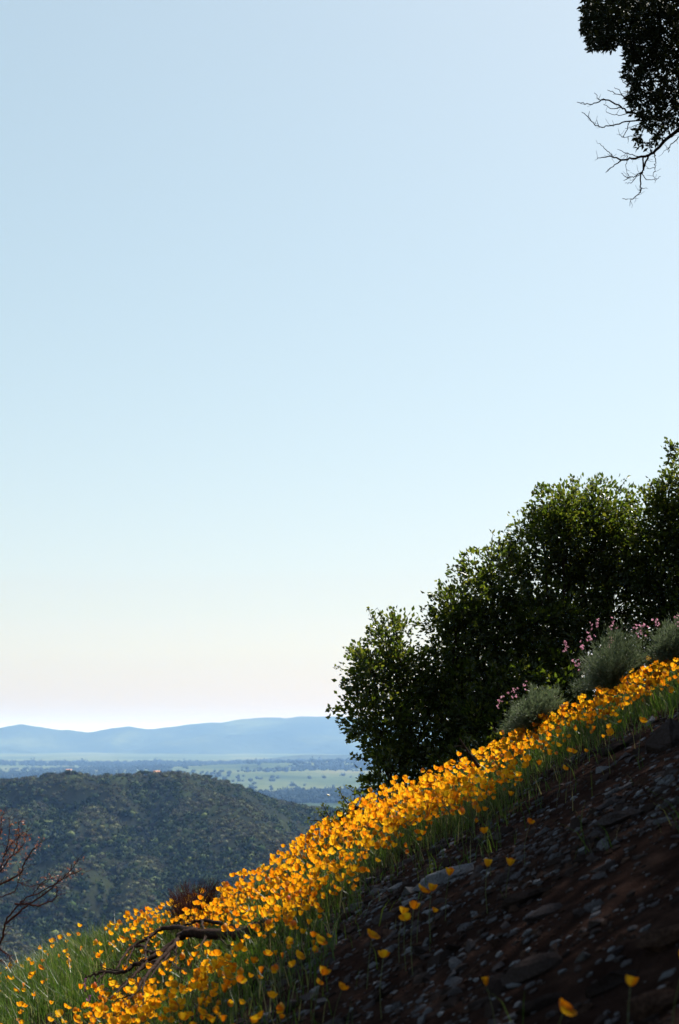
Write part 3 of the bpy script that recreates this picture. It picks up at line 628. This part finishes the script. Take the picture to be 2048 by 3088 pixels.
blades(gx, gy, h, rng.uniform(0.003, 0.0065, len(gx)), -0.18, 0.32, M_grass, 'grass', 'green grass growing between the poppies and over the left slope', 'grass')
n = 60000; gx = rng.uniform(-6, 5, n); gy = rng.uniform(3, 17.5, n); px, py, dd = project(np.stack([gx, gy, ground(gx, gy) + 0.1], -1)); sd = shade_dist(gx, gy); back = gy - edge_y(gx)
dens = np.where(sd < 0.1, 0.04, 0.0) + 0.22 * np.exp(-((back - 0.2) / 0.7) ** 2) * sstep(1000, 500, px) + 0.03 * (px > 1450) * np.exp(-((back + 0.1) / 0.4) ** 2); k = (rng.random(n) < dens) & (px > -60) & (px < 2100)
gx, gy = gx[k], gy[k]; blades(gx, gy, rng.uniform(0.14, 0.36, len(gx)), rng.uniform(0.0018, 0.0036, len(gx)), -0.05, 0.22, M_dry, 'dry_grass', 'pale dry grass stalks standing along the crest', 'grass')
n = 40000; gx = rng.uniform(-1, 5, n); gy = rng.uniform(3, 11, n); sd = shade_dist(gx, gy); cl = fbm(gx * 1.6, gy * 1.6, 121, 2)
k = (sd > 0.1) & (cl > 0.42) & (rng.random(n) < 0.28); gx, gy = gx[k], gy[k]
blades(gx, gy, rng.gamma(5, 0.022, len(gx)) + 0.03, rng.uniform(0.003, 0.006, len(gx)), -0.2, 0.4, M_grass, 'shade_grass', 'sparse dark grass tufts on the shaded stony slope', 'grass')

# ------------------------------------------------------------------ stones on the shaded slope
def rock_mesh(name, seed, mat, npts=15, sq=(1, 0.75, 0.5)):
    r = np.random.default_rng(seed); P = unit(r.normal(0, 1, (npts, 3))) * r.uniform(0.8, 1.1, (npts, 1)) * np.array(sq)
    bm = bmesh.new()
    for p in P: bm.verts.new(p)
    res = bmesh.ops.convex_hull(bm, input=bm.verts); bmesh.ops.delete(bm, geom=[g for g in res['geom_interior'] if isinstance(g, bmesh.types.BMVert)], context='VERTS')
    me = bpy.data.meshes.new(name); bm.to_mesh(me); bm.free(); me.materials.append(mat); return me
STV = [rock_mesh('stone', 200 + k, M_redstone if k % 5 == 4 else M_stone, 14) for k in range(10)]
slope_e = Euler((0, -math.atan(0.48), 0)).to_matrix()
n = 80000; gx = rng.uniform(-2.5, 4.6, n); gy = rng.uniform(2.6, 12, n); sd = shade_dist(gx, gy)
px, py, dd = project(np.stack([gx, gy, ground(gx, gy)], -1)); cl = fbm(gx * 0.8, gy * 0.8, 131, 3)
k = (px > -30) & (px < 2080) & (py < 3120) & (rng.random(n) < np.where(sd > 0.3, np.clip(0.6 + 0.9 * cl, 0.15, 1), 0.04))
gx, gy, dd = gx[k], gy[k], dd[k]; NS = min(len(gx), 15000); gx, gy, dd = gx[:NS], gy[:NS], dd[:NS]
sz = np.exp(rng.normal(math.log(0.0125), 0.72, NS)); show = sz / dd; big = np.argsort(-show)[:290]; isb = np.zeros(NS, bool); isb[big] = True
for i in big:
    o = obj('stone', STV[random.randrange(10)], hillside); s = float(min(sz[i], 0.075)); o.location = (gx[i], gy[i], gz(gx[i], gy[i]) - s * 0.08)
    o.rotation_euler = (slope_e @ Euler((random.gauss(0, .3), random.gauss(0, .3), random.uniform(0, 6.28))).to_matrix()).to_euler(); s = (s * random.uniform(.9, 1.5), s, s * random.uniform(.7, 1.1)); o.scale = s
Vs, Fs, Ms, off = [], [], [], 0
ARR = []
for me in STV:
    V = np.array([v.co[:] for v in me.vertices]); F = np.array([p.vertices[:] for p in me.polygons]); ARR.append((V, F))
for i in np.where(~isb)[0]:
    q = random.randrange(10); V, F = ARR[q]; a = random.uniform(0, 6.28); c, s_ = math.cos(a), math.sin(a)
    s = float(min(sz[i], 0.03)); Vr = np.stack([V[:, 0] * c - V[:, 1] * s_, V[:, 0] * s_ + V[:, 1] * c, V[:, 2]], -1) * s; Vr[:, 2] += 0.48 * Vr[:, 0]
    Vs.append(Vr + np.array([gx[i], gy[i], 0])); Fs.append(F + off); Ms.append(np.full(len(F), 1 if q % 5 == 4 else 0)); off += len(V)
V = np.concatenate(Vs); zz = np.concatenate([np.full(len(ARR[0][0]) * 0, 0)]) if False else None
# drop each pebble on the ground (piece by piece base height)
k0 = 0
idx = np.where(~isb)[0]; base_z = ground(gx[idx], gy[idx])
for q, v in enumerate(Vs): v[:, 2] += base_z[q] + 0.002
gv = obj('gravel', mesh_np('gravel', np.concatenate(Vs), np.concatenate(Fs), [M_stone, M_redstone], False, np.concatenate(Ms)), hillside); gv['kind'] = 'stuff'
ROCKS = [(2015, 2250, 0.14, 'big grey boulder with a rusty face at the right edge in the shade', (1, .8, 1.0), M_stone), (1625, 2935, 0.085, 'long pale blue-grey rock lying on the lower shaded slope', (1.5, .7, .45), M_stone), (1865, 2480, 0.085, 'flat pale slab on the upper shaded scree', (1.5, .7, .4), M_stone),
         (1590, 2715, 0.085, 'broad flat grey slab in the middle of the shaded scree', (1.3, .8, .35), M_stone), (1640, 2765, 0.05, 'light wedge-shaped stone just below the broad flat slab', (1.6, .7, .5), M_stone), (2025, 2840, 0.075, 'reddish slab at the right edge low on the shaded slope', (1.6, .8, .4), M_redstone),
         (1515, 2515, 0.045, 'small pale stone beside the lone dim poppy on dark soil', (1.3, .7, .5), M_stone), (1340, 2660, 0.10, 'pale fractured rock outcrop under the round amber poppy', (1.6, 1, .4), M_stone), (1850, 2975, 0.06, 'narrow blue-grey stone left of the small yellow cup-shaped poppy', (1.5, .6, .45), M_stone),
         (1635, 3040, 0.05, 'pale pointed stone behind the orange poppy at the bottom edge', (1.6, .6, .5), M_stone), (1880, 2255, 0.10, 'low flat rock left of the big grey boulder', (1.5, .8, .4), M_stone), (1980, 3050, 0.07, 'reddish broken rock at the bottom right corner', (1.3, .8, .6), M_redstone)]
for q, (px, py, s, lab, sq, mt) in enumerate(ROCKS):
    p = ground_hit(px, py)
    if p is None: continue
    me = rock_mesh('rock', 300 + q, mt, 26, sq); bm = bmesh.new(); bm.from_mesh(me); bmesh.ops.subdivide_edges(bm, edges=bm.edges[:], cuts=1, use_grid_fill=True)
    for v in bm.verts: v.co += Vector(np.random.default_rng(q * 999 + v.index).normal(0, 0.035, 3))
    bm.to_mesh(me); bm.free()
    o = obj('rock', me, None, (p[0], p[1], gz(p[0], p[1]) + s * 0.15)); s *= 1.25; o.scale = (s, s, s); o.rotation_euler = (slope_e @ Euler((0, 0.1, random.uniform(-.4, .4))).to_matrix()).to_euler(); tag(o, lab, 'rock')

# ------------------------------------------------------------------ feathery grey-green bushes and the pink flowers above them
def feather_bush(px, py, Y, wpx, hpx, label, n=5200):
    b = at(px, py, Y); base = np.array([b[0], Y, b[2]]); a = wpx / FPX * Y / 2; hh = hpx / FPX * Y
    e = empty('feathery_bush', base, label, 'shrub', 'feathery grey-green bushes'); t = Tubes()
    d = rand_dir(260); d[:, 2] = np.abs(d[:, 2]) * 0.9 + 0.08; d = unit(d); tips = base + d * np.array([a, a * 0.9, hh]) * (rng.uniform(0.7, 1.05, (260, 1)) + 0.14 * np.sin(d[:, :1] * 7 + 1) * np.cos(d[:, 2:] * 6)) + np.array([0, 0, 0.48]) * (d[:, :1] * a) * 0.9
    C, D = [], []
    for q in tips:
        r0 = base + rng.normal(0, 0.03, 3) - np.array([0, 0, 0.04]); pts = spline(wiggle([r0, (r0 + q) / 2 + np.array([0, 0, 0.04]), q], 0.012), 5); t.add(pts, 0.003, 0.001, 3)
        ii = rng.integers(3, len(pts), n // 260); C.append(pts[ii] + rng.normal(0, 0.008, (len(ii), 3))); D.append(unit(q - base) + 0.9 * rand_dir(len(ii)) + np.array([0, 0, 0.3]))
    C = np.concatenate(C); V, F = leaves(C, np.concatenate(D), rng.uniform(0.02, 0.05, len(C)), rng.uniform(0.003, 0.007, len(C)))
    obj('stems', t.mesh('stems', M_stem, base), e); obj('foliage', mesh_np('foliage', V - base, F, M_feather), e)
feather_bush(1842, 2062, 11.9, 245, 168, 'large feathery grey-green bush with pink flowers above the poppies', 9000)
feather_bush(1605, 2180, 12.2, 205, 100, 'smaller feathery grey-green bush at the lower end of the pink flowers', 7000)
feather_bush(2030, 1975, 11.9, 200, 110, 'feathery grey-green bush cut by the right edge of the picture', 6500)
bl_me = []
for k in range(3):
    C = np.zeros((5, 3)); a = np.arange(5) / 5 * 6.283 + k; D = np.stack([np.cos(a), np.sin(a), np.full(5, 0.35)], -1); V, F = leaves(C, D, 0.012, 0.010); bl_me.append(mesh_np('blossom', V, F, M_pink))
PINK = [(1705, 1955, 'leftmost tall pink flower spike beside the large feathery bush'), (1737, 2008, 'short pink flower spike low on the left flank of the large feathery bush'), (1758, 1955, 'pale pink flower spike on the upper left of the large feathery bush'), (1778, 1920, 'full pink flower spike at the upper left of the large feathery bush'), (1796, 1885, 'tall pink flower spike rising behind the large feathery bush'),
        (1846, 1882, 'tallest broad pink flower cluster over the large feathery bush'), (1838, 1942, 'pink flower spike in front of the large feathery bush'), (1916, 1908, 'pink flower spike right of the large feathery bush'), (1940, 1902, 'dusty pink flower spike between the two feathery bushes at right'), (1978, 1882, 'faded pink flower spike over the right-edge feathery bush'), (2044, 1878, 'pink flower spike cut by the right edge'),
        (1585, 2068, 'single pink flower head above the smaller feathery bush'), (1551, 2095, 'pink flower spike at the left of the smaller feathery bush'), (1507, 2122, 'lowest pink flower spike left of the smaller feathery bush')]
for px, py, lab in PINK:
    Y = 12.0 if px > 1650 else 12.3; top = at(px, py - 22, Y); b = np.array([top[0] + 0.10, Y + 0.05, gz(top[0] + 0.10, Y + 0.05)])
    e = empty('pink_flower', b, lab, 'flower', 'pink wildflower spikes'); t = Tubes(); pts = spline([b, (b + top) / 2 + np.array([0.03, 0, 0]), top], 8); t.add(pts, 0.0025, 0.0015, 4); obj('stem', t.mesh('stem', M_stem, b), e)
    nb = random.randint(7, 13) if 'single' not in lab else 5
    for q in range(nb):
        f = random.uniform(0, 1); p = top * (1 - 0.0) + np.array([random.gauss(0, 0.018), random.gauss(0, 0.018), -0.10 * f + random.gauss(0, .006)]); o = obj('blossom', random.choice(bl_me), e); o.location = tuple(p - b); o.rotation_euler = (random.uniform(-1.2, 1.2), random.uniform(-1.2, 1.2), random.uniform(0, 6.28)); s = random.uniform(0.8, 1.3); o.scale = (s, s, s)
pu_me = []
for k in range(2):
    a = rng.uniform(0, 6.283, 9); D = np.stack([np.cos(a), np.sin(a), rng.uniform(0.2, 1.5, 9)], -1); V, F = leaves(np.zeros((9, 3)) + np.stack([0 * a, 0 * a, rng.uniform(0, 0.03, 9)], -1), D, 0.016, 0.008); pu_me.append(mesh_np('blossom', V, F, M_purple))
for px, py, lab in [(258, 2990, 'upper purple flower spike at the edge of the green grass'), (272, 3045, 'lower purple flower spike near the bottom left bare soil'), (318, 3008, 'small purple flower under the tips of the fallen branch')]:
    p = ground_hit(px, py + 30); b = np.array([p[0], p[1], gz(p[0], p[1])]); e = empty('purple_flower', b, lab, 'flower', 'purple wildflowers'); t = Tubes(); t.add([(0, 0, 0), (0.01, 0, 0.06), (0.0, 0, 0.12)], 0.002, 0.0015, 4); obj('stem', t.mesh('stem', M_stem), e)
    for q in range(5): o = obj('blossom', pu_me[q % 2], e); o.location = (random.gauss(0, .012), random.gauss(0, .012), 0.07 + 0.016 * q); o.rotation_euler.z = q

# ------------------------------------------------------------------ dead wood
def traced(name, lines, depth_fn, label, cat, base_i=0, spurs=0.5, group=None, k=0.62, mat=None):
    t = Tubes(); pl = []
    for pts, w0, w1 in lines:
        p = np.array(pts, float); Y = depth_fn(p[:, 0], p[:, 1]); q = wiggle(spline(at(p[:, 0], p[:, 1], Y), 5), 0.004); ym = float(np.mean(Y))
        t.add(q, w0 * ym / FPX * k, w1 * ym / FPX * k, 6); pl.append(q)
        for _ in range(int(len(q) * spurs)):
            a = q[rng.integers(1, len(q))]; dv = unit(unit(q[-1] - q[0]) + rng.normal(0, 0.6, 3)); ln = rng.uniform(0.03, 0.14); t.add(wiggle([a, a + dv * ln * .5, a + dv * ln], 0.008), 0.0024, 0.001, 3)
    base = pl[0][0].copy(); e = empty(name, base, label, cat, group); obj('branch', t.mesh('branch', mat or M_twig, base), e); return e, np.concatenate(pl)
def gdepth(lift):
    def f(X, Y_):
        out = []
        for a, b in zip(X, Y_):
            lf = lift if lift is not None else 125 - 65 * float(sstep(560, 720, a)); p = ground_hit(a, b + lf); out.append(p[1] if p is not None else 10.5)
        return np.array(out)
    return f
FB = [([(775, 2800), (732, 2815), (634, 2817), (580, 2812), (540, 2825)], 25, 15), ([(740, 2803), (700, 2795), (634, 2779), (605, 2777), (580, 2782), (560, 2790)], 9, 4), ([(600, 2808), (567, 2802), (540, 2797), (504, 2796), (475, 2808), (446, 2829), (402, 2851), (372, 2885), (352, 2920)], 11, 3),
      ([(560, 2815), (530, 2838), (491, 2868), (446, 2895), (405, 2910), (370, 2931), (320, 2932), (285, 2938), (258, 2948)], 13, 2.5), ([(545, 2825), (515, 2862), (480, 2898), (440, 2945), (410, 2990), (376, 3030)], 11, 3), ([(491, 2868), (450, 2870), (430, 2852), (405, 2858), (390, 2885), (375, 2915)], 6, 2),
      ([(480, 2898), (440, 2910), (400, 2945), (370, 2975), (330, 3010)], 8, 2.5), ([(446, 2895), (415, 2925), (395, 2950), (345, 2985)], 6, 2), ([(440, 2945), (432, 2985), (433, 3020)], 4, 2), ([(520, 2850), (500, 2890), (470, 2925), (452, 2950)], 5, 2), ([(535, 2845), (530, 2880), (532, 2920)], 4.5, 2), ([(505, 2895), (530, 2915), (555, 2925)], 4, 1.8),
      ([(446, 2829), (441, 2860), (437, 2890), (425, 2920)], 5, 2), ([(370, 2931), (335, 2922), (300, 2912)], 4, 1.8), ([(320, 2932), (295, 2955), (275, 2975)], 3.5, 1.6), ([(607, 2777), (612, 2795), (618, 2812)], 5, 4), ([(620, 2825), (612, 2845), (606, 2855)], 5, 2), ([(660, 2830), (690, 2850), (705, 2852)], 4, 2.5), ([(410, 2990), (385, 3005), (355, 3012)], 4, 2), ([(775, 2800), (800, 2782), (812, 2785)], 22, 8)]
traced('fallen_branch', FB, gdepth(None), 'fallen dead branch with splayed bare twigs lying among the poppies', 'branch', spurs=1.1, k=0.82)
LS = [([(-70, 2960), (-20, 2880), (9, 2824), (18, 2779), (50, 2735), (80, 2708), (165, 2668), (214, 2623), (237, 2588)], 9, 2.2), ([(18, 2785), (55, 2755), (89, 2726), (147, 2686), (188, 2650), (246, 2623)], 8, 2.5), ([(-40, 2700), (0, 2668), (58, 2637), (75, 2600), (89, 2579), (110, 2550), (129, 2534)], 8, 2), ([(-30, 2720), (0, 2708), (45, 2686), (55, 2655), (62, 2630)], 5, 2),
      ([(-30, 2660), (0, 2623), (13, 2579), (27, 2534), (28, 2467)], 6, 2), ([(0, 2630), (45, 2565), (55, 2520), (58, 2480)], 5, 1.8), ([(55, 2660), (75, 2668), (98, 2672), (135, 2664)], 3.5, 1.6), ([(45, 2726), (80, 2726), (112, 2730), (156, 2717), (172, 2690), (170, 2672)], 7, 3), ([(-40, 2600), (-5, 2540), (5, 2480), (8, 2455)], 5, 1.6), ([(-30, 2830), (10, 2870), (28, 2880), (32, 2905), (15, 2930)], 5, 2),
      ([(-60, 2900), (-10, 2890), (20, 2915), (45, 2950)], 4, 1.6), ([(13, 2579), (40, 2540), (70, 2510)], 3, 1.4), ([(27, 2590), (60, 2560), (75, 2535), (84, 2505)], 3, 1.4), ([(100, 2698), (130, 2660), (160, 2650)], 3, 1.5)]
e, pts = traced('bare_shrub', LS, lambda X, Y_: np.full(len(X), 14.0), 'bare reddish-twigged shrub with a few rusty leaves at the left edge', 'shrub', spurs=1.3, k=0.46, mat=M_redtwig)
b = np.array(e.location); sel = pts[(project(pts)[1] < 2660)]; k = rng.integers(0, len(sel), 260); C = sel[k] + rng.normal(0, 0.03, (260, 3)); V, F = leaves(C, rand_dir(260), rng.uniform(0.018, 0.04, 260), rng.uniform(0.014, 0.026, 260)); obj('leaves', mesh_np('leaves', V - b, F, M_rust), e)
t = Tubes(); b = at(585, 2795, 12.4); base = np.array([b[0], b[1], b[2]])
for k in range(420):
    tip = at(rng.uniform(503, 668), rng.uniform(2645, 2715), 12.4 + rng.normal(0, 0.12)); fx = project(tip)[0]; tip[2] -= 0.09 * ((fx - 600) / 75) ** 2 * (1 if fx < 600 else 0.3) * 0.6
    r0 = base + np.array([rng.normal(0, 0.10), rng.normal(0, 0.05), -0.05]); mid = (r0 + tip) / 2 + rng.normal(0, 0.015, 3); t.add(spline([r0, mid, tip], 3), 0.0032, 0.0012, 3)
e = empty('bare_brush', base, 'dense dome of dark bare twigs on the crest behind the fallen branch', 'shrub'); obj('twigs', t.mesh('twigs', M_redtwig, base), e)
t = Tubes(); p = at(np.array([1385, 1410, 1445]), np.array([2225, 2265, 2315]), np.array([11.2, 11.2, 11.2])); t.add(spline(p, 4), 0.004, 0.016, 6); t.add(spline(at(np.array([1405, 1388, 1370]), np.array([2258, 2250, 2252]), np.full(3, 11.2)), 4), 0.006, 0.003, 5)
o = obj('dead_stick', t.mesh('dead_stick', M_twig, p[0]), None, tuple(p[0])); tag(o, 'short dark stick leaning out of the poppies below the leafy shrubs', 'stick')
